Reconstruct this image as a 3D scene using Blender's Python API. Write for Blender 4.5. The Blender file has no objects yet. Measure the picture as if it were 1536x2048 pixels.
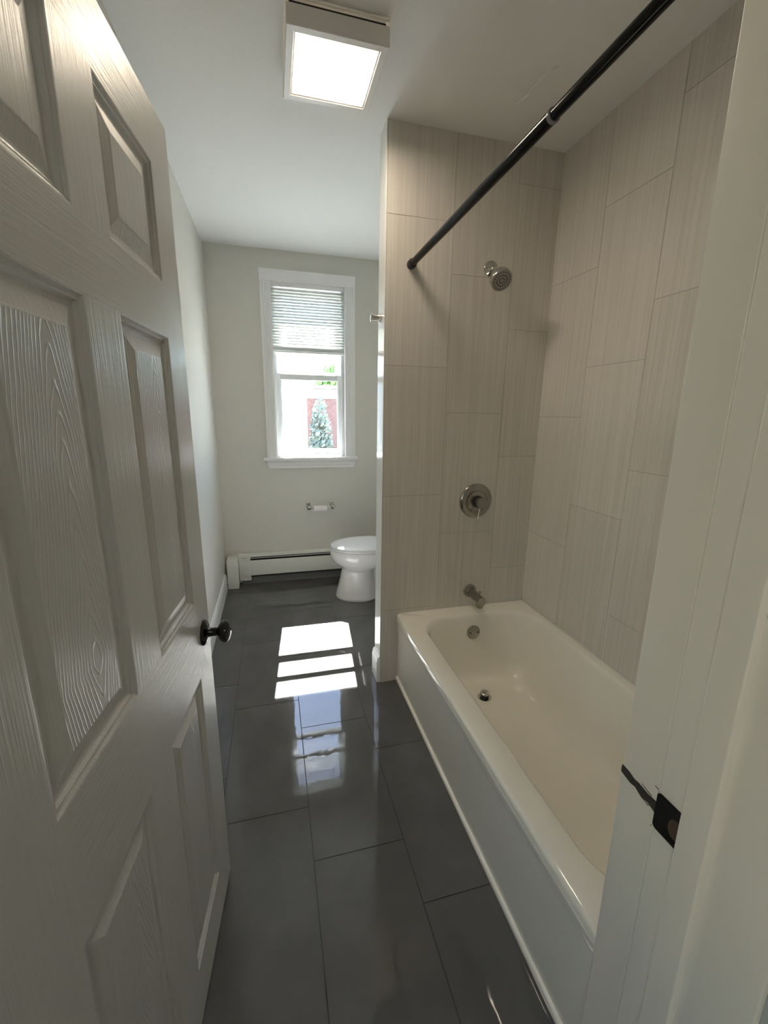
import bpy, bmesh, math, random
from mathutils import Vector, Matrix
random.seed(7)
S = bpy.context.scene
COL = S.collection
PI = math.pi

# ------------------------------------------------------------------ camera
CZ = 1.4225
YAW, PITCH, ROLL, FPX = 0.2585, -0.2320, 0.0151, 839.75
def cam_axes():
    cy, sy = math.cos(YAW), math.sin(YAW)
    f = Vector((sy*math.cos(PITCH), cy*math.cos(PITCH), math.sin(PITCH)))
    r = Vector((cy, -sy, 0)); u = r.cross(f)
    r2 = math.cos(ROLL)*r + math.sin(ROLL)*u
    u2 = -math.sin(ROLL)*r + math.cos(ROLL)*u
    return r2, u2, f
r_, u_, f_ = cam_axes()
cd = bpy.data.cameras.new('camera'); cam = bpy.data.objects.new('camera', cd); COL.objects.link(cam)
cam.matrix_world = Matrix(((r_.x, u_.x, -f_.x, 0), (r_.y, u_.y, -f_.y, 0), (r_.z, u_.z, -f_.z, CZ), (0, 0, 0, 1)))
cd.sensor_fit = 'HORIZONTAL'; cd.sensor_width = 36; cd.lens = FPX/1536*36; cd.clip_start = .02; cd.clip_end = 300
S.camera = cam

# ------------------------------------------------------------------ light and exposure
SUN_DIR = Vector((-.085, -1, -1.29)).normalized()
w = bpy.data.worlds.new('sky'); S.world = w; w.use_nodes = True
nt = w.node_tree; nt.nodes.clear()
sky = nt.nodes.new('ShaderNodeTexSky'); sky.sky_type = 'NISHITA'; sky.sun_disc = False
sky.sun_elevation = math.radians(52); sky.sun_rotation = math.radians(-5); sky.air_density = 1.0; sky.dust_density = 0.3
bg = nt.nodes.new('ShaderNodeBackground'); bg.inputs[1].default_value = 0.52
wo = nt.nodes.new('ShaderNodeOutputWorld')
nt.links.new(sky.outputs[0], bg.inputs[0]); nt.links.new(bg.outputs[0], wo.inputs[0])
sd = bpy.data.lights.new('sun', 'SUN'); sd.energy = 86; sd.angle = math.radians(.35); sd.color = (1, .985, .96)
sun = bpy.data.objects.new('sun', sd); COL.objects.link(sun)
sun.rotation_euler = SUN_DIR.to_track_quat('-Z', 'Y').to_euler(); sun.location = (1, 8, 9)
HALL_FILL_POWER = 10.0
LAMP_STRENGTH = 12.8
vs = S.view_settings; vs.view_transform = 'Standard'; vs.look = 'None'; vs.gamma = 1; vs.use_curve_mapping = False
vs.exposure = 1.5
S.cycles.max_bounces = 12; S.cycles.diffuse_bounces = 7; S.cycles.glossy_bounces = 5
S.cycles.transparent_max_bounces = 12; S.cycles.sample_clamp_indirect = 6
S.cycles.use_denoising = True; S.cycles.blur_glossy = 0.0

# ------------------------------------------------------------------ dimensions
XL, XP, XT, XR = -.4225, .501, .590, 1.3405
YS, YW, H, HT = 1.940, 3.531, 2.574, .398
YR = .42                       # room face of the doorway wall
ANG = math.radians(5.5)

# ------------------------------------------------------------------ materials
def mat(name, col, rough=.5, metal=0, spec=.5, coat=0, **k):
    m = bpy.data.materials.new(name); m.use_nodes = True
    b = m.node_tree.nodes['Principled BSDF']
    b.inputs['Base Color'].default_value = (*col, 1); b.inputs['Roughness'].default_value = rough
    b.inputs['Metallic'].default_value = metal; b.inputs['Specular IOR Level'].default_value = spec
    b.inputs['Coat Weight'].default_value = coat; b.inputs['Coat Roughness'].default_value = .05
    for kk, v in k.items(): b.inputs[kk].default_value = v
    return m
def N(m, t, **k):
    n = m.node_tree.nodes.new(t)
    for kk, v in k.items(): setattr(n, kk, v)
    return n
def L(m, a, b): m.node_tree.links.new(a, b)
def bsdf(m): return m.node_tree.nodes['Principled BSDF']
def mapping(m, scale, coord='Object'):
    tc = N(m, 'ShaderNodeTexCoord'); mp = N(m, 'ShaderNodeMapping'); mp.inputs['Scale'].default_value = scale
    L(m, tc.outputs[coord], mp.inputs[0]); return mp.outputs[0]
def noise(m, vec, scale, detail=3, rough=.5):
    n = N(m, 'ShaderNodeTexNoise'); n.inputs['Scale'].default_value = scale
    n.inputs['Detail'].default_value = detail; n.inputs['Roughness'].default_value = rough
    L(m, vec, n.inputs['Vector']); return n.outputs['Fac']
def bump(m, h, strength, dist):
    b = N(m, 'ShaderNodeBump'); b.inputs['Strength'].default_value = strength; b.inputs['Distance'].default_value = dist
    L(m, h, b.inputs['Height']); L(m, b.outputs[0], bsdf(m).inputs['Normal']); return b
def ramp(m, fac, stops):
    r = N(m, 'ShaderNodeValToRGB'); e = r.color_ramp.elements
    e[0].position, e[0].color = stops[0][0], (*stops[0][1], 1); e[1].position, e[1].color = stops[-1][0], (*stops[-1][1], 1)
    for p, c in stops[1:-1]:
        x = e.new(p); x.color = (*c, 1)
    L(m, fac, r.inputs[0]); return r.outputs[0]
def math_(m, op, a, b=None, c=None):
    n = N(m, 'ShaderNodeMath', operation=op)
    for i, v in enumerate((a, b, c)):
        if v is None: continue
        if isinstance(v, (int, float)): n.inputs[i].default_value = v
        else: L(m, v, n.inputs[i])
    return n.outputs[0]

M = {}
def painted(name, col, rough, bs=.15, sc=180):
    m = mat(name, col, rough); v = mapping(m, (1, 1, 1))
    a = noise(m, v, sc, 3); b = noise(m, v, 6, 2)
    h = math_(m, 'ADD', math_(m, 'MULTIPLY', a, .25), b)
    bump(m, h, bs, .004); return m
M['wall'] = painted('greige_wall_paint', (.68, .665, .615), .55)
M['ceil'] = painted('ceiling_paint', (.82, .825, .81), .75, .5)
M['trim'] = painted('white_trim_paint', (.89, .89, .89), .3, .08, 60)
M['jamb'] = painted('jamb_paint', (.70, .66, .59), .32, .25, 40)
M['white_gloss'] = mat('white_gloss_edge', (.82, .82, .80), .12)
M['hallwall'] = mat('hall_paint', (.40, .41, .40), .6)
M['hallfloor'] = mat('hall_floor', (.16, .11, .07), .3)
M['chrome'] = mat('chrome', (.62, .61, .58), .12, 1)
M['nickel'] = mat('brushed_nickel', (.36, .345, .31), .20, 1)
M['black'] = mat('black_gloss', (.006, .006, .006), .08)
M['blackrod'] = mat('black_rod_metal', (.005, .005, .0045), .16, 0, .12)
M['rubber'] = mat('dark_rubber', (.02, .02, .02), .6)
M['dark'] = mat('dark_gap', (.012, .011, .01), .8)
M['porcelain'] = mat('porcelain', (.82, .81, .79), .07, 0, .5, .3)
M['seat'] = mat('toilet_seat_plastic', (.84, .84, .85), .12)
M['enamel'] = mat('tub_enamel', (.88, .85, .765), .07, 0, .5, .2)
M['vinyl'] = mat('window_vinyl', (.80, .82, .82), .3)
M['paper'] = mat('paper', (.85, .83, .80), .9)
M['heater'] = mat('heater_enamel', (.80, .81, .76), .35)
M['fin'] = mat('heater_inner', (.02, .02, .02), .6)
M['bulbframe'] = mat('lamp_frame_white', (.82, .81, .78), .35)
M['raw'] = mat('raw_wood', (.055, .032, .018), .8)
M['brass'] = mat('worn_brass', (.45, .32, .20), .35, 1)

def door_mat(name, mode):
    m = mat(name, (.52, .525, .505), .33)
    tc = N(m, 'ShaderNodeTexCoord'); sp = N(m, 'ShaderNodeSeparateXYZ'); L(m, tc.outputs['Object'], sp.inputs[0])
    x, z = sp.outputs[0], sp.outputs[2]
    if mode == 'panel':
        nz = noise(m, mapping(m, (14, 14, 5)), 1, 4)
        g = math_(m, 'SQRT', math_(m, 'ADD', math_(m, 'MULTIPLY', x, x), .00015))
        az = math_(m, 'ABSOLUTE', z)
        g = math_(m, 'ADD', math_(m, 'MULTIPLY', g, 1000), math_(m, 'MULTIPLY', az, 150))
        g = math_(m, 'ADD', g, math_(m, 'MULTIPLY', nz, 22))
        s = math_(m, 'SINE', g)
        s = math_(m, 'POWER', math_(m, 'MULTIPLY_ADD', s, .5, .5), 9)
        fine = noise(m, mapping(m, (300, 300, 14)), 1, 2)
        h = math_(m, 'MULTIPLY_ADD', fine, .35, s)
        bump(m, h, .80, .0010)
    else:
        sc = (330, 330, 7) if mode == 'v' else (7, 7, 330)
        fine = noise(m, mapping(m, sc), 1, 3)
        sc2 = (90, 90, 2) if mode == 'v' else (2, 90, 90)
        f2 = noise(m, mapping(m, sc2), 1, 3)
        h = math_(m, 'ADD', fine, f2)
        bump(m, h, .55, .0011)
    return m
M['door_v'] = door_mat('door_stile_paint', 'v'); M['door_h'] = door_mat('door_rail_paint', 'h'); M['door_p'] = door_mat('door_panel_paint', 'panel')

# wall tile: vertical linen streaks
def tile_mat():
    m = mat('linen_wall_tile', (.4, .37, .33), .33)
    at = N(m, 'ShaderNodeAttribute', attribute_name='tone')
    a = noise(m, mapping(m, (380, 380, 2.6)), 1, 3, .6)
    b = noise(m, mapping(m, (90, 90, 1.2)), 1, 2)
    f = math_(m, 'ADD', math_(m, 'MULTIPLY', a, .65), math_(m, 'MULTIPLY', b, .35))
    f = math_(m, 'ADD', f, math_(m, 'MULTIPLY', at.outputs['Fac'], .10))
    L(m, ramp(m, f, [(.33, (.55, .515, .475)), (.53, (.64, .605, .56)), (.74, (.73, .695, .65))]), bsdf(m).inputs['Base Color'])
    bump(m, a, .12, .0006); return m
M['tile'] = tile_mat()
M['grout'] = mat('wall_grout', (.38, .35, .315), .8)
def floor_mat():
    m = mat('dark_polished_floor_tile', (.08, .077, .073), .028, 0, .5)
    v = mapping(m, (1, 1, 1))
    b = noise(m, v, 5, 3)
    L(m, ramp(m, b, [(.3, (.084, .083, .081)), (.7, (.108, .106, .104))]), bsdf(m).inputs['Base Color'])
    h = noise(m, v, 22, 2); h2 = noise(m, mapping(m, (1, .35, 1)), 55, 1)
    hh = math_(m, 'MULTIPLY_ADD', h2, .3, h)
    bump(m, hh, .10, .0016); return m
M['floor'] = floor_mat()
M['fgrout'] = mat('floor_grout', (.030, .029, .028), .8)

def glass_mat():
    m = bpy.data.materials.new('window_glass'); m.use_nodes = True; n = m.node_tree; n.nodes.clear()
    t = n.nodes.new('ShaderNodeBsdfTransparent'); g = n.nodes.new('ShaderNodeBsdfGlossy'); g.inputs['Roughness'].default_value = .01
    t.inputs[0].default_value = (.96, .98, .98, 1)
    lf = n.nodes.new('ShaderNodeLayerWeight'); lf.inputs[0].default_value = .5
    pw = n.nodes.new('ShaderNodeMath'); pw.operation = 'POWER'; pw.inputs[1].default_value = 5; n.links.new(lf.outputs['Facing'], pw.inputs[0])
    lw = n.nodes.new('ShaderNodeMath'); lw.operation = 'MULTIPLY_ADD'; lw.inputs[1].default_value = .8; lw.inputs[2].default_value = .04; n.links.new(pw.outputs[0], lw.inputs[0])
    mx = n.nodes.new('ShaderNodeMixShader'); o = n.nodes.new('ShaderNodeOutputMaterial')
    n.links.new(lw.outputs[0], mx.inputs[0]); n.links.new(t.outputs[0], mx.inputs[1]); n.links.new(g.outputs[0], mx.inputs[2]); n.links.new(mx.outputs[0], o.inputs[0])
    return m
M['glass'] = glass_mat()
def blind_mat():
    m = mat('blind_slat_vinyl', (.72, .74, .71), .4)
    n = m.node_tree; p = bsdf(m); tr = n.nodes.new('ShaderNodeBsdfTranslucent'); tr.inputs[0].default_value = (.85, .86, .82, 1)
    mx = n.nodes.new('ShaderNodeMixShader'); mx.inputs[0].default_value = .02
    n.links.new(p.outputs[0], mx.inputs[1]); n.links.new(tr.outputs[0], mx.inputs[2])
    n.links.new(mx.outputs[0], n.nodes['Material Output'].inputs[0]); return m
M['slat'] = blind_mat()
def lamp_mat():
    m = bpy.data.materials.new('lit_diffuser'); m.use_nodes = True; n = m.node_tree; p = bsdf(m)
    p.inputs['Base Color'].default_value = (.8, .75, .65, 1); p.inputs['Emission Color'].default_value = (1, .85, .66, 1)
    v = mapping(m, (1, 1, 1))
    sp = N(m, 'ShaderNodeSeparateXYZ'); L(m, v, sp.inputs[0])
    # two bulbs behind the diffuser: brighter across its middle, dimmer by the window-side edge
    d = math_(m, 'MULTIPLY', math_(m, 'ABSOLUTE', math_(m, 'ADD', sp.outputs[1], .02)), 8.0)
    e = math_(m, 'MULTIPLY', math_(m, 'MAXIMUM', math_(m, 'SUBTRACT', 1.0, math_(m, 'POWER', d, 4)), .09), LAMP_STRENGTH)
    L(m, e, p.inputs['Emission Strength']); return m
M['lamp'] = lamp_mat()
def emis(name, col, s):
    m = mat(name, col, .5); bsdf(m).inputs['Emission Color'].default_value = (*col, 1); bsdf(m).inputs['Emission Strength'].default_value = s; return m

# ------------------------------------------------------------------ mesh helpers
def place(o, parent):
    COL.objects.link(o)
    if parent: o.parent = parent
def finish(name, bm, m, parent=None, smooth=None, loc=(0, 0, 0)):
    """bm is in the parent's local space; loc becomes the object's origin"""
    bmesh.ops.recalc_face_normals(bm, faces=bm.faces)
    if loc != (0, 0, 0): bmesh.ops.translate(bm, verts=bm.verts, vec=-Vector(loc))
    me = bpy.data.meshes.new(name); bm.to_mesh(me); bm.free()
    me.materials.append(M[m] if isinstance(m, str) else m)
    if smooth:
        me.shade_smooth(); me.set_sharp_from_angle(angle=math.radians(smooth))
    o = bpy.data.objects.new(name, me); o.location = loc; place(o, parent); return o
def box(bm, x0, x1, y0, y1, z0, z1, bev=0):
    vs_ = [bm.verts.new(p) for p in ((x0,y0,z0),(x1,y0,z0),(x1,y1,z0),(x0,y1,z0),(x0,y0,z1),(x1,y0,z1),(x1,y1,z1),(x0,y1,z1))]
    fs = [bm.faces.new([vs_[i] for i in q]) for q in ((0,3,2,1),(4,5,6,7),(0,1,5,4),(1,2,6,5),(2,3,7,6),(3,0,4,7))]
    if bev:
        es = list({e for f in fs for e in f.edges})
        bmesh.ops.bevel(bm, geom=es, offset=bev, segments=2, profile=.5, affect='EDGES')
    return bm
def nb(): return bmesh.new()
def bx(*a, **k): return box(nb(), *a, **k)
def loft(bm, rings, cap0=False, cap1=False, closed=True):
    R = [[bm.verts.new(p) for p in r] for r in rings]; n = len(R[0])
    for a, b in zip(R, R[1:]):
        for i in range(n if closed else n-1):
            j = (i+1) % n
            try: bm.faces.new((a[i], a[j], b[j], b[i]))
            except ValueError: pass
    if cap0: bm.faces.new(R[0][::-1])
    if cap1: bm.faces.new(R[-1])
    return bm
def lathe(bm, prof, origin, axis, n=32, cap=True):
    """prof: (radius, distance along axis)"""
    ax = Vector(axis).normalized(); t = Vector((0, 0, 1)) if abs(ax.z) < .9 else Vector((1, 0, 0))
    u = ax.cross(t).normalized(); v = ax.cross(u)
    o = Vector(origin)
    rings = [[o + ax*d + (u*math.cos(2*PI*i/n) + v*math.sin(2*PI*i/n))*max(r, 1e-5) for i in range(n)] for r, d in prof]
    return loft(bm, rings, cap, cap)
def tube(bm, pts, rad, n=16, cap=True):
    pts = [Vector(p) for p in pts]; rads = rad if isinstance(rad, (list, tuple)) else [rad]*len(pts); rings = []
    for i, p in enumerate(pts):
        d = (pts[min(i+1, len(pts)-1)] - pts[max(i-1, 0)]).normalized()
        t = Vector((0, 0, 1)) if abs(d.z) < .9 else Vector((0, 1, 0))
        u = d.cross(t).normalized(); v = u.cross(d)
        rings.append([p + (u*math.cos(2*PI*k/n) + v*math.sin(2*PI*k/n))*rads[i] for k in range(n)])
    return loft(bm, rings, cap, cap)
def rrect(x0, x1, y0, y1, r, z, k=8, e=8):
    """rounded rectangle ring, evenly matched between calls"""
    out = []
    cs = [((x1-r), (y0+r), -PI/2), ((x1-r), (y1-r), 0), ((x0+r), (y1-r), PI/2), ((x0+r), (y0+r), PI)]
    arcs = [[(cx+r*math.cos(a+PI/2*i/k), cy+r*math.sin(a+PI/2*i/k)) for i in range(k+1)] for cx, cy, a in cs]
    for i in range(4):
        out += arcs[i]; a, b = arcs[i][-1], arcs[(i+1) % 4][0]
        out += [(a[0]+(b[0]-a[0])*j/e, a[1]+(b[1]-a[1])*j/e) for j in range(1, e)]
    return [(x, y, z) for x, y in out]
def prism(bm, poly, x0, x1, axis='x'):
    """extrude a closed 2D polygon along an axis. x: poly=(y,z); y: poly=(x,z); z: poly=(x,y)"""
    f = {'x': lambda p, t: (t, p[0], p[1]), 'y': lambda p, t: (p[0], t, p[1]), 'z': lambda p, t: (p[0], p[1], t)}[axis]
    return loft(bm, [[f(p, x0) for p in poly], [f(p, x1) for p in poly]], True, True)
def thing(name, label, cat, loc, rotz=0, group=None):
    o = bpy.data.objects.new(name, None); COL.objects.link(o); o.empty_display_size = .1
    o.location = loc; o.rotation_euler = (0, 0, rotz); o['label'] = label; o['category'] = cat
    if group: o['group'] = group
    return o
def tag(o, label, cat, group=None):
    o['label'] = label; o['category'] = cat
    if group: o['group'] = group
    return o
def struct(o, label, cat):
    o['kind'] = 'structure'; o['label'] = label; o['category'] = cat; return o
def shift(bm, v):   # world -> parent local by translation
    bmesh.ops.translate(bm, verts=bm.verts, vec=-Vector(v)); return bm

# ------------------------------------------------------------------ floor
def clip_rect(a, b):
    x0, x1, y0, y1 = max(a[0], b[0]), min(a[1], b[1]), max(a[2], b[2]), min(a[3], b[3])
    return (x0, x1, y0, y1) if x1-x0 > .004 and y1-y0 > .004 else None
fl = struct(finish('floor', bx(XL-.1, XR+.1, YR-.18, YW+.02, -.12, -.0015), 'fgrout'), 'dark grey polished tile bathroom floor', 'floor')
bm = nb(); G = .0016
XA, T, LL = .069, .305, .61
for i in range(-3, 6):
    y0 = 1.085 - .2*i
    for k in range(-4, 7):
        c = clip_rect((XA+i*T+G, XA+(i+1)*T-G, y0+k*LL+G, y0+(k+1)*LL-G), (XL-.02, XR+.02, YR-.17, YW+.015))
        if not c: continue
        n0 = len(bm.verts); box(bm, *c, -.008, 0)
        bm.verts.ensure_lookup_table(); vsn = bm.verts[n0:]
        cx, cy = (c[0]+c[1])/2, (c[2]+c[3])/2; tx, ty = random.uniform(-.0012, .0012), random.uniform(-.0008, .0008)
        for v in vsn: v.co.z += (v.co.x-cx)*tx + (v.co.y-cy)*ty
finish('floor_tiles', bm, 'floor', fl)

# ------------------------------------------------------------------ shell
W0, W1, WT, WB = .026, .592, 2.367, 1.035      # window opening
ce = struct(finish('ceiling', bx(XL-.12, XR+.12, -2.45, YW+.2, H, H+.1), 'ceil'), 'off-white painted plaster ceiling with a faint crack', 'ceiling')
CR = [(.950, 1.726), (.954, 1.714), (.965, 1.671), (.960, 1.642), (.967, 1.613), (.966, 1.582), (.972, 1.554), (.981, 1.540), (.990, 1.528)]
bm = nb()
L1 = [bm.verts.new((x, y, H-.0004)) for x, y in CR]
L2 = [bm.verts.new((x+.0022+.0012*(i % 3), y+.0008*(i % 2), H-.0045)) for i, (x, y) in enumerate(CR)]
L3 = [bm.verts.new((x+.0065+.0012*(i % 2), y+.001, H-.0002)) for i, (x, y) in enumerate(CR)]
for a, b in ((L1, L2), (L2, L3)):
    for i in range(len(CR)-1): bm.faces.new((a[i], a[i+1], b[i+1], b[i]))
finish('crack_ridge', bm, 'ceil', ce)
struct(finish('wall_left', bx(XL-.12, XL, YR-.16, YW+.2, -.1, H), 'wall'), 'plain greige painted wall behind the open door', 'wall')
bm = nb(); yb = YW+.16
box(bm, XL, W0, YW, yb, -.1, H); box(bm, W1, XR+.12, YW, yb, -.1, H); box(bm, W0, W1, YW, yb, -.1, WB); box(bm, W0, W1, YW, yb, WT, H)
struct(finish('wall_back', bm, 'wall'), 'greige painted wall around the window above the heater', 'wall')
wr = struct(finish('wall_right', bx(XR, XR+.12, YR-.16, YW+.16, -.1, H), 'wall'), 'wall behind the tub covered in vertical beige linen tiles', 'wall')
PT = 2.052                                    # far face of the partition
wp = struct(finish('wall_partition', bx(XP+.004, XR, YS+.010, PT, 0, H), 'wall'), 'short tiled partition wall at the faucet end of the tub', 'wall')
# alcove wall behind the toilet tank
struct(finish('wall_alcove', bx(1.16, XR, PT, YW, 0, H), 'wall'), 'greige wall behind the toilet tank', 'wall')

def tiles(axis, a0, a1, offs, col0, face, sgn, zlo, zhi, tw=.305):
    """axis 'x': wall facing -y at y=face ; axis 'y': wall facing -x at x=face"""
    bm = nb(); lay = bm.faces.layers.float.new('tone'); g = .0010
    for i, z0 in enumerate(offs):
        lo = col0 + sgn*tw*i; hi = lo + sgn*tw; lo, hi = min(lo, hi), max(lo, hi)
        for k in range(-5, 6):
            c = clip_rect((lo+g, hi-g, z0+k*.607+g, z0+(k+1)*.607-g), (a0, a1, zlo, zhi))
            if not c: continue
            n0 = len(bm.faces)
            if axis == 'x': box(bm, c[0], c[1], face, face+.008, c[2], c[3])
            else: box(bm, face, face+.008, c[0], c[1], c[2], c[3])
            bm.faces.ensure_lookup_table(); t = random.random()
            for f in bm.faces[n0:]: f[lay] = t
    return bm
def tone_fix(o):
    pass
finish('wall_tiles', tiles('x', XP+.006, XR, [1.026, .82, .606], .505, YS, 1, 0, H), 'tile', wp)
finish('tile_grout', bx(XP+.004, XR, YS+.0012, YS+.0095, 0, H), 'grout', wp)
finish('edge_trim', bx(XP, XP+.0045, YS-.001, YS+.010, 0, H, bev=.001), 'white_gloss', wp)
finish('painted_end', bx(XP, XP+.004, YS+.010, PT, 0, H, bev=.0015), 'white_gloss', wp)
finish('wall_tiles', tiles('y', YR, YS, [.808, 1.02, .613, .4, .2, 0], YS, XR-.010, -1, .0, H), 'tile', wr)
finish('tile_grout', bx(XR-.0088, XR-.001, YR, YS, 0, H), 'grout', wr)

# front (doorway) wall
JX = .484                                      # jamb lean: x(z) = JX + .0157*(1.84 - z)
def jx(z): return JX + .0157*(1.84-z)
DH = 2.005
bm = nb()
box(bm, XL, -.325, .225, YR-.012, -.1, H); box(bm, .535, XR, .225, YR-.012, -.1, H); box(bm, -.325, .535, .225, YR-.012, DH+.03, H)
struct(finish('wall_front', bm, 'wall'), 'wall holding the doorway, seen only past the right jamb', 'wall')

def leaned(name, m, parent, y0, y1, dx0, dx1, z0=0, z1=DH+.02, bev=.002):
    """vertical board whose face follows the leaning right jamb"""
    bm = bx(dx0, dx1, y0, y1, z0, z1)
    bmesh.ops.bisect_plane(bm, geom=bm.verts[:]+bm.edges[:]+bm.faces[:], plane_co=(0,0,1), plane_no=(0,0,1))
    es = [e for e in bm.edges if abs((e.verts[0].co-e.verts[1].co).normalized().z) > .9]
    if bev: bmesh.ops.bevel(bm, geom=es, offset=bev, segments=3, profile=.5, affect='EDGES')
    for v in bm.verts: v.co.x += jx(v.co.z)
    return finish(name, bm, m, parent, smooth=40)
tj = thing('trim_1', 'cream painted doorway jamb and casing beside the tub', 'door frame', (JX, .3, 0)); tj['kind'] = 'structure'
def unparent_offset(o, root):
    o.location = Vector(o.location) - root.location
for a in (('jamb', 'jamb', .212, .3655, 0, .02), ('door_stop', 'jamb', .288, .3245, -.012, .001), ('room_casing', 'jamb', .3662, .428, .0005, .055), ('hall_casing', 'hallwall', .196, .2125, .008, .10)):
    o = leaned(a[0], a[1], tj, *a[2:]); unparent_offset(o, tj)
# head and left jamb (outside the frame, they close the opening)
o = finish('head_jamb', bx(-.32, JX, .212, .42, DH+.005, DH+.028), 'jamb', tj); unparent_offset(o, tj)
o = finish('left_jamb', bx(-.325, -.303, .212, .42, 0, DH+.005), 'jamb', tj); unparent_offset(o, tj)
# strike plate with its scarred mortise
def on_jamb(name, poly, depth, m, th, bev=0):
    bm = nb()
    loft(bm, [[(jx(z)-depth, y, z) for y, z in poly], [(jx(z)-depth+th, y, z) for y, z in poly]], True, True)
    o = finish(name, bm, m, tj); unparent_offset(o, tj); return o
def rr2(y0, y1, z0, z1, r, k=5):
    return [(p[0], p[1]) for p in rrect(y0, y1, z0, z1, r, 0, k, 1)]
Y1, Z0, Z1 = .3655, .857, .916
sp_ = on_jamb('strike_plate', rr2(.3235, Y1, Z0, Z1, .006), .0016, 'black', .0012)
on_jamb('strike_hole', [(.334+.010*math.cos(2*PI*i/24), .884+.015*math.sin(2*PI*i/24)) for i in range(24)], .0020, 'raw', .0006)
on_jamb('strike_tongue', [(.3655, .893), (.367, .8965), (.380, .8955), (.396, .898), (.405, .8975), (.414, .901), (.4275, .902), (.428, .894), (.4275, .889), (.41, .885), (.401, .8865), (.39, .881), (.378, .8825), (.3655, .878)], .0006, mat('scarred_dark_mortise', (.035, .030, .026), .5), .0009)
for (ya, za, yb_, zb) in ((.3662, .9185, .372, .9180), (.374, .8985, .392, .9015), (.376, .8795, .390, .8805), (.3662, .856, .369, .852)):
    on_jamb('scrape_mark', [(ya, za), (yb_, zb+.0006), (yb_, zb), (ya, za-.0012)], .0004, 'raw', .0004)

# ------------------------------------------------------------------ baseboards
def baseprof(d0, s, h):   # profile (offset from wall, z)
    return [(d0, 0), (d0+s*.015, 0), (d0+s*.015, h-.030), (d0+s*.012, h-.022), (d0+s*.012, h-.012), (d0+s*.007, h-.004), (d0+s*.006, h), (d0, h)]
bl = struct(finish('baseboard_left', prism(nb(), baseprof(XL, 1, .135), YR+.01, 3.395, 'y'), 'trim', smooth=None), 'white moulded baseboard along the left wall', 'baseboard')
bp = struct(finish('baseboard_partition', prism(nb(), baseprof(XP, -1, .150), YS+.004, PT, 'y'), 'trim', smooth=None), 'short white baseboard on the end of the partition', 'baseboard')

# ------------------------------------------------------------------ window
wn = thing('window_1', 'tall white double-hung window with fluted casing and half-raised blind', 'window', (.31, YW, 1.0)); wn['kind'] = 'structure'
WL = wn.location
def wpart(name, bm, m, smooth=None, parent=None): return finish(name, shift(bm, WL), m, parent or wn, smooth)
CA0, CA1 = -.046, .668
def flute_prof(x0, x1):    # (x,y) profile of fluted side casing
    pts = [(x0, YW), (x0, YW-.020)]; wd = x1-x0; n = 4
    pts.append((x0+.010, YW-.020))
    for k in range(n):
        a = x0+.012+(wd-.024)*k/n; b = a+(wd-.024)/n
        pts += [(a+.001, YW-.020), (a+.003, YW-.015), ((a+b)/2, YW-.0135), (b-.003, YW-.015), (b-.001, YW-.020)]
    pts += [(x1-.010, YW-.020), (x1, YW-.020), (x1, YW)]
    return pts
for x0, x1 in ((CA0, W0+.006), (W1-.006, CA1)):
    wpart('side_casing', prism(nb(), flute_prof(x0, x1), WB+.024, WT-.005, 'z'), 'trim', 30)
bm = nb(); box(bm, CA0-.001, CA1+.001, YW-.022, YW, WT-.006, 2.440, bev=.0015)
wpart('head_casing', bm, 'trim', 30)
bm = nb(); box(bm, -.076, .688, YW-.052, YW+.04, WB, WB+.024, bev=.004)
wpart('stool', bm, 'trim', 30)
bm = nb()   # apron below the stool, tapered ends and shallow moulding
pr = [(YW, WB), (YW-.022, WB), (YW-.022, WB-.012), (YW-.018, WB-.018), (YW-.018, WB-.040), (YW-.012, WB-.048), (YW-.011, WB-.066), (YW, WB-.066)]
loft(bm, [[(CA0-.006+.014*max(0, (WB-z))/.066, y, z) for y, z in pr], [(CA1+.006-.014*max(0, (WB-z))/.066, y, z) for y, z in pr]], True, True)
wpart('apron', bm, 'trim', 30)
bm = nb()   # reveals
box(bm, W0-.006, W0, YW-.001, YW+.16, WB, WT); box(bm, W1, W1+.006, YW-.001, YW+.16, WB, WT); box(bm, W0, W1, YW, YW+.16, WT-.002, WT+.004)
wpart('reveal', bm, 'trim')
bm = nb(); box(bm, W0, W1, YW+.04, YW+.16, WB, WB+.03); 
wpart('outer_sill', bm, 'vinyl')
bm = nb()   # jamb liner tracks
for x0, x1, y0, y1 in ((W0, W0+.018, YW+.030, YW+.115), (W0+.018, W0+.030, YW+.030, YW+.040), (W0+.018, W0+.026, YW+.072, YW+.078)):
    box(bm, x0, x1, y0, y1, WB+.03, WT, bev=.001)
    mx0, mx1 = W0+W1-x1, W0+W1-x0; box(bm, mx0, mx1, y0, y1, WB+.03, WT, bev=.001)
wpart('jamb_liner', bm, 'vinyl')
def sash(x0, x1, z0, z1, y0, y1, sw, rb, rt):
    bm = nb()
    box(bm, x0, x0+sw, y0, y1, z0, z1, bev=.002); box(bm, x1-sw, x1, y0, y1, z0, z1, bev=.002)
    box(bm, x0+sw, x1-sw, y0, y1, z0, z0+rb, bev=.002); box(bm, x0+sw, x1-sw, y0, y1, z1-rt, z1, bev=.002)
    for a in (0, 1):  # glazing bead
        i = .006
        box(bm, x0+sw, x0+sw+i, y0+.008, y1-.008, z0+rb, z1-rt); box(bm, x1-sw-i, x1-sw, y0+.008, y1-.008, z0+rb, z1-rt)
        break
    s = wpart('sash', bm, 'vinyl', 30)
    g = finish('pane', shift(bx(x0+sw, x1-sw, (y0+y1)/2-.002, (y0+y1)/2+.002, z0+rb, z1-rt), WL), 'glass', s)
    return s
lo_s = sash(W0+.019, W1-.019, WB+.050, 1.712, YW+.041, YW+.071, .036, .036, .044)
up_s = sash(W0+.027, W1-.027, 1.690, WT-.02, YW+.079, YW+.108, .040, .046, .05)
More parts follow.
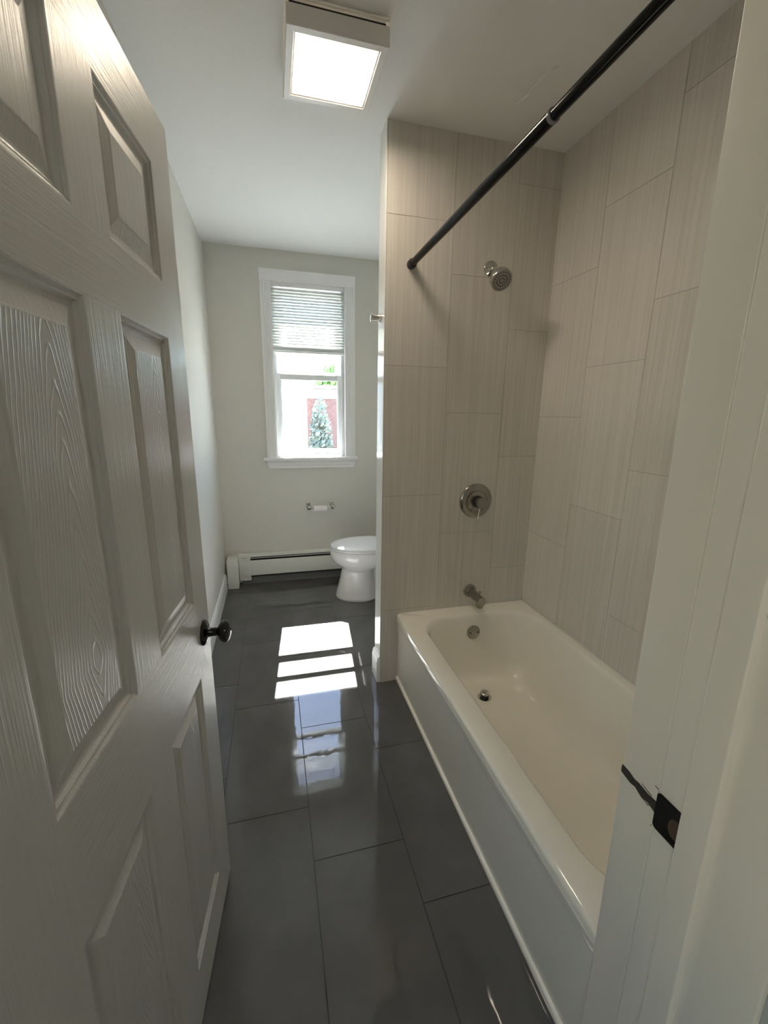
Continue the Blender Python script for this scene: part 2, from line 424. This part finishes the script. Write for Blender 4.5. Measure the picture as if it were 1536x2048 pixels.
bm = nb(); box(bm, .055, .105, YW+.060, YW+.078, 1.712, 1.724, bev=.002); box(bm, .50, .55, YW+.060, YW+.078, 1.712, 1.724, bev=.002)
finish('sash_lock', shift(bm, WL), 'vinyl', lo_s)

# blind
BX0, BX1 = W0+.006, W1-.006; YB = YW+.022
bl_ = thing('window_blind', 'white mini blind half raised in front of the upper sash', 'blind', (.31, YB, WT))
BL = bl_.location
def bpart(name, bm, m, smooth=None, loc=(0,0,0)): return finish(name, shift(bm, BL), m, bl_, smooth, loc)
bpart('headrail', bx(BX0, BX1, YB-.013, YB+.013, WT-.034, WT-.003, bev=.002), 'trim')
NS = 20; zt = WT-.050; zb_ = 1.918
tl = math.radians(62); hw = .0125
slat_me = None
for i in range(NS):
    z = zt - (zt-zb_)*i/(NS-1)
    if slat_me is None:
        bm = nb(); rings = []
        for k in range(5):
            s = -1+k*.5; c = .0018*(1-s*s)
            y = s*hw*math.cos(tl) - c*math.sin(tl); zz = s*hw*math.sin(tl) + c*math.cos(tl)
            rings.append([(BX0-.31+.002, y, zz), (BX1-.31-.002, y, zz)])
        rings2 = [[(p[0], p[1], p[2]-.0004) for p in r] for r in rings[::-1]]
        poly = [(r[0][1], r[0][2]) for r in rings] + [(r[0][1], r[0][2]) for r in rings2]
        prism(bm, poly, BX0-.31+.002, BX1-.31-.002, 'x')
        o = finish('slat', bm, 'slat', bl_, 40); slat_me = o
        o.location = (0, 0, z-WT)
    else:
        o = slat_me.copy(); COL.objects.link(o); o.parent = bl_; o.location = (0, 0, z-WT+random.uniform(-.0006, .0006))
        o.rotation_euler = (random.uniform(-.04, .04), random.uniform(-.001, .001), 0)
bm = nb()
for k in range(7): box(bm, BX0+.001+random.uniform(0, .002), BX1-.001, YB-.0125, YB+.0125, 1.884+k*.0034, 1.8862+k*.0034)
bpart('stacked_slats', bm, 'slat')
bpart('bottom_rail', bx(BX0, BX1, YB-.013, YB+.013, 1.866, 1.882, bev=.003), 'trim')
for x in (.128, .453):
    bm = nb()
    for dy in (-.0125, .0125): tube(bm, [(x, YB+dy, WT-.034), (x, YB+dy, 1.872)], .0008, 6)
    bpart('ladder_cord', bm, 'paper')
bpart('tilt_wand', tube(nb(), [(.105, YB-.018, WT-.03), (.108, YB-.022, 2.1), (.112, YB-.022, 1.93)], .0022, 8), 'glass')

# roof overhang outside
struct(finish('roof_eave', bx(-1.2, 2.0, YW+.16, YW+.62, 2.86, 3.0), 'trim'), 'roof overhang above the window', 'roof')

# ------------------------------------------------------------------ six-panel door
DW, DT = .785, .035
free = Vector((-.189, 1.119, 0)); dvec = Vector((-math.sin(ANG), -math.cos(ANG), 0))
hinge = free + dvec*DW
dr = thing('door_1', 'open white six-panel door with embossed wood grain and black knob', 'door', (hinge.x, hinge.y, .012), PI/2-ANG); dr['kind'] = 'structure'
Z = lambda z: z-.012
xs = [0, DW-.667, DW-.439, DW-.334, DW-.109, DW]
zr = [(0, Z(.146)), (Z(.772), Z(.967)), (Z(1.569), Z(1.669)), (Z(1.882), 1.978)]
zp = [(Z(.146), Z(.772)), (Z(.967), Z(1.569)), (Z(1.669), Z(1.882))]
def dbox(name, x0, x1, z0, z1, m):
    finish(name, bx(x0, x1, 0, DT, z0, z1), m, dr, loc=((x0+x1)/2, 0, (z0+z1)/2))
dbox('stile', xs[0], xs[1], 0, 1.978, 'door_v'); dbox('stile', xs[4], xs[5], 0, 1.978, 'door_v')
for a, b in zp: dbox('mullion', xs[2], xs[3], a, b, 'door_v')
for a, b in zr: dbox('rail', xs[1], xs[4], a, b, 'door_h')
PROF = [(0, 0), (.003, .0005), (.006, .0035), (.0085, .0045), (.0105, .0045), (.014, .0095), (.018, .0105), (.022, .0105), (.030, .0085), (.046, .0042), (.0485, .0032), (.050, .0030)]
for a, b in zp:
    for x0, x1 in ((xs[1], xs[2]), (xs[3], xs[4])):
        bm = nb()
        fr = [[(x0+i, d, a+i), (x1-i, d, a+i), (x1-i, d, b-i), (x0+i, d, b-i)] for i, d in PROF]
        loft(bm, fr, False, True)
        bk = [[(x0+i, DT-d, a+i), (x1-i, DT-d, a+i), (x1-i, DT-d, b-i), (x0+i, DT-d, b-i)] for i, d in PROF]
        loft(bm, bk, False, True)
        o = finish('panel', bm, 'door_v', dr, loc=((x0+x1)/2+.02, 0, (a+b)/2 - (.18 if a > .5 and b < 1.6 else 0)))
        o.data.materials.append(M['door_p'])
        for f in o.data.polygons:
            if f.area > .02 and abs(f.normal.y) > .999 and max(abs(v) for v in (o.data.vertices[f.vertices[0]].co.x - o.data.vertices[f.vertices[2]].co.x,)) < (x1-x0)-.09: f.material_index = 1
KX, KZ = DW-.056, Z(.866)
def knob(side):
    s = -1 if side == 'front' else 1; y0 = 0 if s < 0 else DT
    o = (KX, y0, KZ); ax = (0, s, 0)
    k = finish('door_knob', lathe(nb(), [(.033, 0), (.033, .003), (.030, .007), (.020, .011), (.013, .013), (.011, .018), (.0105, .034), (.013, .037), (.021, .040), (.027, .046), (.0285, .052), (.027, .059), (.021, .064), (.010, .067), (.001, .0675)], o, ax, 40), 'black', dr, 35)
    k['label'] = 'black oval knob on round rose'
knob('front'); knob('back')
finish('latch_plate', bx(DW-.0002, DW+.001, .006, .029, KZ-.028, KZ+.028), 'black', dr)
for z in (.2, 1.0, 1.75):
    finish('hinge', lathe(nb(), [(.006, -.045), (.006, .045)], (-.004, DT+.004, z), (0, 0, 1), 12), 'nickel', dr)

# ------------------------------------------------------------------ bathtub
tub = thing('bathtub', 'cream white alcove bathtub beneath the shower head', 'bathtub', (XT, YR, 0))
TL = tub.location
def tpart(name, bm, m, smooth=35): return finish(name, shift(bm, TL), m, tub, smooth)
ya, yb2 = YR, YS-.001; xr = XR-.011
rings = [rrect(XT+.004, xr, ya, yb2, .010, HT-.06),
         rrect(XT+.000, xr, ya, yb2, .010, HT-.012), rrect(XT+.003, xr, ya, yb2, .010, HT-.004), rrect(XT+.012, xr-.001, ya+.004, yb2-.001, .012, HT),
         rrect(XT+.080, xr-.036, ya+.085, yb2-.082, .150, HT-.001),
         rrect(XT+.088, xr-.042, ya+.093, yb2-.090, .148, HT-.004),
         rrect(XT+.096, xr-.048, ya+.102, yb2-.097, .146, HT-.014),
         rrect(XT+.101, xr-.052, ya+.112, yb2-.101, .145, HT-.030),
         rrect(XT+.112, xr-.060, ya+.165, yb2-.110, .140, HT-.12),
         rrect(XT+.126, xr-.072, ya+.235, yb2-.124, .130, HT-.23),
         rrect(XT+.140, xr-.086, ya+.290, yb2-.140, .125, HT-.29),
         rrect(XT+.158, xr-.104, ya+.330, yb2-.162, .118, HT-.325),
         rrect(XT+.190, xr-.136, ya+.375, yb2-.200, .105, HT-.345),
         rrect(XT+.235, xr-.180, ya+.43, yb2-.250, .080, HT-.352),
         rrect(XT+.31, xr-.25, ya+.60, yb2-.42, .03, HT-.354)]
bm = loft(nb(), rings, False, True)
tpart('basin', bm, 'enamel', 60)
pr = [(XT+.004, HT-.055), (XT+.001, HT-.045), (XT+.001, HT-.030), (XT+.030, HT-.030), (XT+.030, 0), (XT+.004, 0), (XT+.002, .004), (XT+.001, .018), (XT+.004, .024), (XT+.010, .028), (XT+.011, .036), (XT+.009, .060), (XT+.007, HT-.075)]
tpart('apron', prism(nb(), pr, ya, yb2-.002, 'y'), 'enamel', 40)
bm = lathe(nb(), [(.0365, 0), (.0365, .004), (.033, .008), (.010, .0105), (.001, .0105)], (.983, 1.829, .300), (0, -1, .10), 36)
ov = tpart('overflow_plate', bm, 'nickel', 40)
for dx in (-.021, .021): finish('plate_screw', shift(lathe(nb(), [(.004, 0), (.004, .0012)], (.983+dx, 1.829-.0095, .301), (0, -1, .1), 12), TL), 'dark', ov)
DX, DY, DZ = .968, 1.640, HT-.352
o = tpart('drain_flange', lathe(nb(), [(.034, 0), (.034, .002), (.028, .003), (.024, .001), (.001, .001)], (DX, DY, DZ), (0, 0, 1), 32), 'chrome')
o = tpart('drain_stopper', lathe(nb(), [(.0185, .001), (.0185, .012), (.022, .0125), (.0225, .020), (.0215, .022), (.021, .0222)], (DX, DY, DZ), (0, 0, 1), 32), 'rubber')
finish('stopper_cap', shift(lathe(nb(), [(.0226, .0205), (.0222, .027), (.017, .031), (.001, .0325)], (DX, DY, DZ), (0, 0, 1), 32), TL), 'chrome', o, 40)

# ------------------------------------------------------------------ tub spout, valve, shower head
def fixture(name, label, cat, loc): return thing(name, label, cat, loc)
sp = thing('tub_spout', 'brushed metal tub spout with pull-up diverter above the overflow plate', 'tub spout', (1.001, YS, .487))
P = sp.location
def q(root, name, bm, m, smooth=40, parent=None):
    return finish(name, shift(bm, root.location), m, parent or root, smooth)
q(sp, 'wall_flange', lathe(nb(), [(.037, 0), (.037, .006), (.033, .009), (.030, .010), (.030, .022), (.027, .024), (.0255, .026)], P, (0, -1, 0), 36), 'nickel')
q(sp, 'spout_body', tube(nb(), [P+Vector((0, -.024, 0)), P+Vector((0, -.08, -.001)), P+Vector((0, -.145, -.002)), P+Vector((0, -.149, -.002))], [.0235, .0235, .0235, .0215], 32), 'nickel')
q(sp, 'outlet', tube(nb(), [P+Vector((0, -.122, -.004)), P+Vector((0, -.122, -.034)), P+Vector((0, -.121, -.038))], [.0215, .0215, .019], 28), 'nickel')
q(sp, 'diverter_knob', lathe(nb(), [(.0025, .018), (.0025, .036), (.006, .037), (.007, .041), (.005, .045), (.001, .046)], P+Vector((0, -.118, 0)), (0, 0, 1), 16), 'nickel')

va = thing('shower_valve', 'round metal shower valve with small lever handle on tiled wall', 'shower valve', (1.003, YS, .986))
P = va.location
q(va, 'escutcheon', lathe(nb(), [(.090, 0), (.090, .003), (.086, .008), (.062, .013), (.057, .013), (.056, .0105), (.001, .0105)], P, (0, -1, 0), 56), 'nickel')
q(va, 'inner_ring', lathe(nb(), [(.054, .0105), (.053, .015), (.035, .019), (.001, .019)], P, (0, -1, 0), 48), 'nickel')
hd = q(va, 'valve_sleeve', lathe(nb(), [(.031, .018), (.031, .028), (.027, .029), (.027, .032), (.022, .033), (.022, .040)], P, (0, -1, 0), 36), 'dark')
hd = q(va, 'handle', lathe(nb(), [(.027, .036), (.0285, .038), (.0285, .074), (.027, .077), (.001, .078)], P, (0, -1, 0), 40), 'nickel')
q(va, 'lever', tube(nb(), [P+Vector((-.004, -.060, -.024)), P+Vector((-.010, -.061, -.055)), P+Vector((-.013, -.063, -.080))], [.004, .0032, .0036], 12), 'chrome', parent=hd)

sh = thing('shower_head', 'small round chrome shower head angled down from the tiled wall', 'shower head', (1.003, YS, 2.070))
P = sh.location
q(sh, 'wall_flange', lathe(nb(), [(.036, 0), (.036, .002), (.034, .006), (.020, .012), (.012, .015)], P, (0, -1, 0), 40), 'chrome')
arm = [P+Vector((0, -.004, 0)), P+Vector((0, -.024, -.001)), P+Vector((0, -.042, -.014)), P+Vector((0, -.062, -.040))]
q(sh, 'arm', tube(nb(), arm, .0085, 18), 'chrome')
axs = Vector((0, -.78, -.62)).normalized(); hp = P+Vector((0, -.056, -.034))
hd = q(sh, 'head_shell', lathe(nb(), [(.012, 0), (.0165, .004), (.0175, .016), (.024, .020), (.037, .030), (.045, .038), (.048, .044), (.048, .064), (.0465, .067)], hp, axs, 44), 'chrome')
q(sh, 'spray_face', lathe(nb(), [(.0462, .0655), (.0455, .0682), (.001, .0684)], hp, axs, 44), mat('spray_face_grey', (.34, .32, .30), .35), parent=hd)
bm = nb(); t = Vector((1, 0, 0)); uu = axs.cross(t).normalized(); vv = axs.cross(uu)
for rr, n in ((.011, 8), (.023, 18), (.036, 20)):
    for i in range(n):
        a = 2*PI*i/n+rr*50; lathe(bm, [(.0027, 0), (.0027, .0016)], hp+axs*.0680+(uu*math.cos(a)+vv*math.sin(a))*rr, axs, 6)
finish('nozzles', shift(bm, P), 'rubber', hd)

# curtain rod
RX, RZ = .617, 2.052
rd = thing('shower_curtain_rod', 'black telescoping shower curtain rod spanning above the tub edge', 'curtain rod', (RX, YS, RZ))
P = rd.location
q(rd, 'end_cap', lathe(nb(), [(.0175, 0), (.0195, .003), (.0195, .030), (.0175, .034), (.015, .035)], P, (0, -1, 0), 28), 'rubber')
q(rd, 'outer_tube', lathe(nb(), [(.0145, .030), (.0145, YS-.958)], P, (0, -1, 0), 32), 'blackrod')
q(rd, 'collar_ring', lathe(nb(), [(.0145, YS-.959), (.0151, YS-.957), (.0151, YS-.950), (.0138, YS-.948)], P, (0, -1, 0), 32), mat('collar_grey', (.16, .15, .17), .25))
q(rd, 'inner_tube', lathe(nb(), [(.0125, YS-.96), (.0125, YS-YR-.03)], P, (0, -1, 0), 32), 'blackrod')
q(rd, 'end_cap', lathe(nb(), [(.0175, YS-YR), (.0195, YS-YR-.004), (.0195, YS-YR-.032), (.015, YS-YR-.034)], P, (0, -1, 0), 28), 'rubber')

# robe hook on the painted end of the partition
rh = thing('robe_hook', 'short chrome cylinder robe hook on the end of the partition', 'robe hook', (XP, 2.000, 1.841))
P = rh.location
bm = nb(); n = 28; rings = []
for d, r in ((0, .0195), (.006, .0195), (.007, .0165), (.018, .0165), (.024, .0165), (.031, .0165), (.038, .0165), (.043, .0165), (.0445, .0180), (.047, .0180), (.0475, .0165)):
    ring = []
    for i in range(n):
        a = 2*PI*i/n; y, z = r*math.cos(a), r*math.sin(a)
        cut = {.018: .0165, .024: .0090, .031: .0090, .038: .0145}.get(d, 9)
        ring.append(P + Vector((-d, y, min(z, cut))))
    rings.append(ring)
q(rh, 'peg', loft(bm, rings, True, True), 'chrome', 30)

# ------------------------------------------------------------------ ceiling light
LX0, LX1, LY0, LY1, LZ = .090, .398, 1.520, 1.828, 2.506
cl = thing('ceiling_light', 'square white ceiling light with a lit warm diffuser', 'ceiling light', ((LX0+LX1)/2, (LY0+LY1)/2, H))
def rframe(bm, x0, x1, y0, y1, i, z0, z1, z2):
    """picture-frame: outer skirt z1..z0 and a face ring with a stepped inner edge"""
    rr = [[(x0, y0, z1), (x1, y0, z1), (x1, y1, z1), (x0, y1, z1)]]
    for d, z in ((0, z0+.002), (.002, z0), (i-.006, z0), (i-.005, z0+.003), (i, z0+.003), (i+.002, z2)):
        rr.append([(x0+d, y0+d, z), (x1-d, y0+d, z), (x1-d, y1-d, z), (x0+d, y1-d, z)])
    return loft(bm, rr)
q(cl, 'frame', rframe(nb(), LX0, LX1, LY0, LY1, .028, LZ, H-.017, LZ+.012), 'bulbframe', None)
q(cl, 'housing', bx(LX0+.010, LX1-.010, LY0+.010, LY1-.010, LZ+.014, H), 'fin', None)
q(cl, 'ceiling_plate', bx(LX0+.002, LX1-.002, LY0+.002, LY1-.002, H-.005, H), 'bulbframe', None)
o = finish('diffuser', bx(-.128, .128, -.128, .128, -.004, 0), 'lamp', cl); o.location = (0, 0, LZ+.012-H)
bsdf(M['lamp']).inputs['Roughness'].default_value = .4

# ------------------------------------------------------------------ toilet
YC = 3.085
to = thing('toilet', 'white elongated toilet with closed lid half hidden by the partition', 'toilet', (.6, YC, 0))
TP = to.location
def egg(xf, xb, hy, z, n=48, pf=1.0):
    """xf front tip, xb back; widest nearer the back"""
    xm = xf + (xb-xf)*.56; out = []
    for i in range(n):
        a = 2*PI*i/n; c, s = math.cos(a), math.sin(a)
        if c < 0: x = xm + (xm-xf)*c
        else: x = xm + (xb-xm)*(abs(c)**pf)
        out.append((x, YC+hy*s*(1 if c < 0 else abs(s)**(pf-1) if s else 1), z))
    return out
def tl_(name, bm, m, smooth=40, parent=None): return finish(name, shift(bm, TP), m, parent or to, smooth)
bm = loft(nb(), [egg(.432, .770, .152, 0), egg(.430, .768, .155, .006), egg(.434, .762, .150, .020), egg(.448, .750, .137, .075), egg(.466, .738, .126, .15), egg(.480, .732, .121, .215),
                 egg(.482, .745, .124, .240), egg(.470, .80, .138, .255), egg(.440, .86, .158, .275), egg(.412, .89, .172, .300), egg(.394, .90, .182, .335), egg(.390, .905, .185, .372), egg(.394, .90, .182, .388), egg(.40, .89, .176, .392)], True, True)
tl_('bowl', bm, 'porcelain', 60)
tl_('trapway', loft(nb(), [egg(.66, 1.03, .10, 0), egg(.66, 1.03, .085, .08), egg(.66, 1.02, .08, .24), egg(.68, 1.03, .14, .30), egg(.7, 1.1, .17, .375), egg(.7, 1.1, .17, .39)], True, True), 'porcelain', 60)
tl_('seat', loft(nb(), [egg(.404, .90, .178, .3945), egg(.399, .905, .183, .397), egg(.398, .905, .184, .408), egg(.402, .90, .180, .4115)], True, True), 'seat', 40)
tl_('lid', loft(nb(), [egg(.402, .90, .180, .4135), egg(.397, .905, .185, .417), egg(.397, .905, .185, .425), egg(.404, .90, .178, .432), egg(.44, .88, .150, .4355), egg(.56, .8, .07, .437)], True, True), 'seat', 40)
tl_('tank', loft(nb(), [rrect(.955, 1.14, YC-.20, YC+.20, .03, .385), rrect(.945, 1.145, YC-.215, YC+.215, .03, .70)], True, True), 'porcelain', 40)
tl_('tank_lid', loft(nb(), [rrect(.938, 1.15, YC-.222, YC+.222, .03, .702), rrect(.936, 1.152, YC-.225, YC+.225, .03, .715), rrect(.938, 1.15, YC-.222, YC+.222, .03, .735), rrect(.95, 1.14, YC-.21, YC+.21, .03, .74)], True, True), 'porcelain', 40)
tl_('flush_handle', tube(nb(), [(.935, YC-.15, .66), (.925, YC-.15, .66), (.922, YC-.09, .655)], [.008, .007, .006], 12), 'chrome')

# ------------------------------------------------------------------ toilet paper
hp_ = thing('toilet_paper_holder', 'chrome two-post toilet paper holder under the window', 'toilet paper holder', (.368, YW, .648))
for x in (.268, .466):
    o = q(hp_, 'post', lathe(nb(), [(.021, 0), (.021, .004), (.012, .008), (.010, .012), (.010, .055), (.013, .058)], (x, YW, .658), (0, -1, 0), 24), 'chrome')
    q(hp_, 'post_tip', lathe(nb(), [(.0165, -.017), (.018, -.015), (.018, .015), (.0165, .017)], (x, YW-.062, .645), (0, -.35, 1), 24), 'chrome', parent=o)
q(hp_, 'roller', tube(nb(), [(.272, YW-.064, .632), (.462, YW-.064, .636)], .0065, 12), 'chrome')
bm = nb(); rr_ = .0225
lathe(bm, [(rr_-.003, -.0555), (rr_, -.0545), (rr_, .0545), (rr_-.003, .0555), (.010, .0555), (.010, -.0555), (rr_-.003, -.0555)], (.364, YW-.064, .632), (1, 0, 0), 32, cap=False)
tag(finish('toilet_paper_roll', bm, 'paper', None, 40), 'thin nearly used white paper roll on the chrome holder', 'toilet paper')

# ------------------------------------------------------------------ baseboard heater
YF = YW-.068
bh = thing('baseboard_heater', 'low white baseboard heater along the wall under the window', 'heater', (.3, YF, 0))
q(bh, 'back_plate', bx(-.312, 1.155, YW-.006, YW, 0, .256), 'heater', None)
q(bh, 'top_hood', prism(nb(), [(YW-.006, .252), (YW-.006, .258), (YW-.050, .256), (YF+.004, .252), (YF+.002, .243), (YF+.0035, .243), (YF+.006, .250), (YW-.050, .252)], -.312, 1.155, 'x'), 'heater', 30)
q(bh, 'damper', prism(nb(), [(YF+.002, .2325), (YF+.012, .2330), (YF+.012, .2300), (YF+.002, .2295)], -.225, 1.155, 'x'), 'heater', None)
q(bh, 'front_panel', prism(nb(), [(YF+.004, .213), (YF+.001, .211), (YF, .207), (YF, .085), (YF+.006, .078), (YF+.008, .080), (YF+.004, .087), (YF+.004, .208)], -.312, 1.155, 'x'), 'heater', 30)
q(bh, 'shade_strip', bx(-.30, 1.15, YF+.026, YW-.007, .0, .060), mat('painted_shade_grey', (.16, .16, .165), .6), None)  # dark grey strip paints the shaded band at the heater's foot
q(bh, 'shaded_fin_core', bx(-.30, 1.15, YF+.020, YW-.007, .062, .251), 'fin', None)  # near-black block paints the shaded inside and the fins' shadow
bm = nb(); box(bm, -.318, -.224, YF-.006, YW-.004, .205, .267, bev=.003); box(bm, -.316, -.226, YF-.004, YW-.004, .070, .206, bev=.002); box(bm, -.312, -.224, YF+.002, YW-.004, .038, .070, bev=.003)
jc = q(bh, 'joint_cover', bm, 'heater', 30)
q(bh, 'cover_slot', bx(-.285, -.250, YF-.0068, YF-.0055, .236, .238), 'fin', None, parent=jc)
q(bh, 'end_cap', bx(-.405, -.320, YF-.060, YW-.002, 0, .240, bev=.003), 'heater', 30)

# ------------------------------------------------------------------ hall (around and behind the camera)
bm = nb(); box(bm, -1.3, -1.2, -2.3, -1.45, -.1, H); box(bm, -1.3, -1.2, -.35, .212, -.1, H); box(bm, -1.3, -1.2, -1.45, -.35, -.1, .75); box(bm, -1.3, -1.2, -1.45, -.35, 2.15, H); box(bm, 1.2, 1.3, -2.3, .212, -.1, H); box(bm, -1.3, 1.3, -2.4, -2.3, -.1, H)
struct(finish('wall_hall', bm, 'hallwall'), 'muted grey hallway walls outside the bathroom', 'wall')
bm = nb(); box(bm, -1.2, -.325, .200, .225, 0, H); box(bm, .585, 1.2, .200, .225, 0, H); box(bm, -.325, .585, .200, .225, DH+.08, H)
struct(finish('wall_hall_front', bm, 'hallwall'), 'hallway side of the doorway wall', 'wall')
struct(finish('ceiling_hall', bx(-1.35, -.54, -2.45, .24, H, H+.1), 'ceil'), 'hallway ceiling', 'ceiling')
struct(finish('floor_hall', bx(-1.35, 1.35, -2.45, .24, -.12, -.003), 'hallfloor'), 'hallway floor', 'floor')
hw2 = thing('added_fill_window', 'unseen hallway window added to light the doorway', 'window', (-1.2, -.9, .75)); hw2['kind'] = 'structure'  # unseen window, added to bring fill light onto jamb and tub wall
bm = nb()
for a in ((-1.25, -1.19, -1.50, -1.42, .70, 2.20), (-1.25, -1.19, -.38, -.30, .70, 2.20), (-1.25, -1.19, -1.42, -.38, .70, .78), (-1.25, -1.19, -1.42, -.38, 2.12, 2.20), (-1.26, -1.22, -1.42, -.38, 1.42, 1.46)): box(bm, *a)
q(hw2, 'casing', bm, 'trim', None)
def sheer_mat():  # added sheer that warms the fill light from the hall side
    m = bpy.data.materials.new('warm_fill_sheer'); m.use_nodes = True; n = m.node_tree; n.nodes.clear()
    a = n.nodes.new('ShaderNodeBsdfTransparent'); a.inputs[0].default_value = (1, .84, .64, 1)
    b = n.nodes.new('ShaderNodeBsdfTranslucent'); b.inputs[0].default_value = (1, .86, .68, 1)
    x = n.nodes.new('ShaderNodeMixShader'); x.inputs[0].default_value = .3; o = n.nodes.new('ShaderNodeOutputMaterial')
    n.links.new(a.outputs[0], x.inputs[1]); n.links.new(b.outputs[0], x.inputs[2]); n.links.new(x.outputs[0], o.inputs[0]); return m
q(hw2, 'fill_sheer', loft(nb(), [[(-1.18+.006*math.sin(i*.9), -1.46+i*.0185, z) for i in range(61)] for z in (.72, 2.18)], closed=False), sheer_mat(), None)
q(hw2, 'pane', bx(-1.242, -1.238, -1.42, -.38, .78, 2.12), 'glass', None)
hl = thing('hall_fill_light', 'round unseen hallway light added for fill', 'ceiling light', (.1, -1.5, H))  # unseen glowing fixture, added to fill the doorway with light
q(hl, 'shade', lathe(nb(), [(.14, 0), (.14, .03), (.12, .07), (.06, .095), (.001, .10)], hl.location, (0, 0, -1), 32), emis('hall_fill_glow', (1, .93, .83), HALL_FILL_POWER), 40)

# ------------------------------------------------------------------ outside
def brick_mat(name, c1, c2, mc, sc):
    m = mat(name, c1, .9); b = N(m, 'ShaderNodeTexBrick'); b.inputs['Scale'].default_value = sc
    b.inputs['Color1'].default_value = (*c1, 1); b.inputs['Color2'].default_value = (*c2, 1); b.inputs['Mortar'].default_value = (*mc, 1)
    tc = N(m, 'ShaderNodeTexCoord'); mp = N(m, 'ShaderNodeMapping'); mp.inputs['Rotation'].default_value = (PI/2, 0, 0)
    L(m, tc.outputs['Object'], mp.inputs[0]); L(m, mp.outputs[0], b.inputs['Vector']); L(m, b.outputs[0], bsdf(m).inputs['Base Color']); return m
M['brick'] = brick_mat('red_brick', (.17, .075, .065), (.22, .11, .10), (.26, .22, .21), 4)
M['whitebrick'] = brick_mat('white_painted_brick', (.62, .61, .59), (.50, .50, .49), (.60, .60, .58), 4)
M['slate'] = mat('blue_grey_band', (.42, .46, .54), .7)
M['leaf'] = mat('tree_leaves', (.10, .20, .06), .6); M['leaf2'] = mat('shrub_leaves', (.17, .20, .17), .6)
M['bark'] = mat('bark', (.12, .09, .07), .9); M['ground'] = mat('yard_ground', (.17, .175, .175), .9)
struct(finish('ground', bx(-40, 40, YW+.3, 60, -3.3, -3.2), 'ground'), 'yard below the window', 'ground')
def house(name, label, x0, x1, y0, y1, z1, m):
    h = thing(name, label, 'building', ((x0+x1)/2, y0, -3.2))
    q(h, 'wall', bx(x0, x1, y0, y1, -3.2, z1), m, None)
    q(h, 'cornice', bx(x0-.08, x1+.08, y0-.10, y1, z1, z1+.12), 'whitebrick', None)
    q(h, 'upper_band', bx(x0+.02, x1-.02, y0-.03, y0-.001, z1-.38, z1-.02), 'slate', None)  # blue-grey band just below the cornice
    return h
house('brick_building', 'sunlit red brick building seen through the lower sash', 1.10, 9.0, 17.0, 24, 2.30, 'brick')
house('white_brick_building', 'bright white brick building filling the left of the lower pane', -7, 1.22, 15.5, 16.8, 2.45, 'whitebrick')
def foliage(c, rx, rz, n, s, seed):
    rnd = random.Random(seed); bm = nb()
    for _ in range(n):
        v = Vector((rnd.gauss(0, 1), rnd.gauss(0, 1), rnd.gauss(0, 1))).normalized()*(rnd.random()**.4)
        p = Vector(c)+Vector((v.x*rx, v.y*rx, v.z*rz)); a = Vector((rnd.gauss(0,1), rnd.gauss(0,1), rnd.gauss(0,1))).normalized(); b = a.orthogonal().normalized(); cc = a.cross(b)
        k = s*rnd.uniform(.6, 1.3)
        bm.faces.new([bm.verts.new(p+b*k), bm.verts.new(p+cc*k*.5), bm.verts.new(p-b*k), bm.verts.new(p-cc*k*.5)])
    return bm
tr = thing('tree', 'leafy green tree top rising behind the meeting rail', 'tree', (4.0, 27, -3.2))
q(tr, 'trunk', tube(nb(), [(4.0, 27, -3.2), (4.05, 27, 0), (4.0, 27, 2.6)], [.22, .16, .08], 12), 'bark')
q(tr, 'foliage', foliage((4.0, 27, 2.9), 1.5, 1.4, 3400, .13, 3), 'leaf', None)
iv = thing('shrub', 'grey green climbing shrub at the corner of the brick building', 'shrub', (1.6, 14.95, -3.2))
q(iv, 'stem', tube(nb(), [(1.6, 15.0, -3.2), (1.6, 14.95, -1), (1.62, 14.9, 1.3)], [.08, .06, .03], 10), 'bark')
q(iv, 'foliage', foliage((1.62, 14.9, -.9), .46, 2.8, 3000, .10, 5), 'leaf2', None)
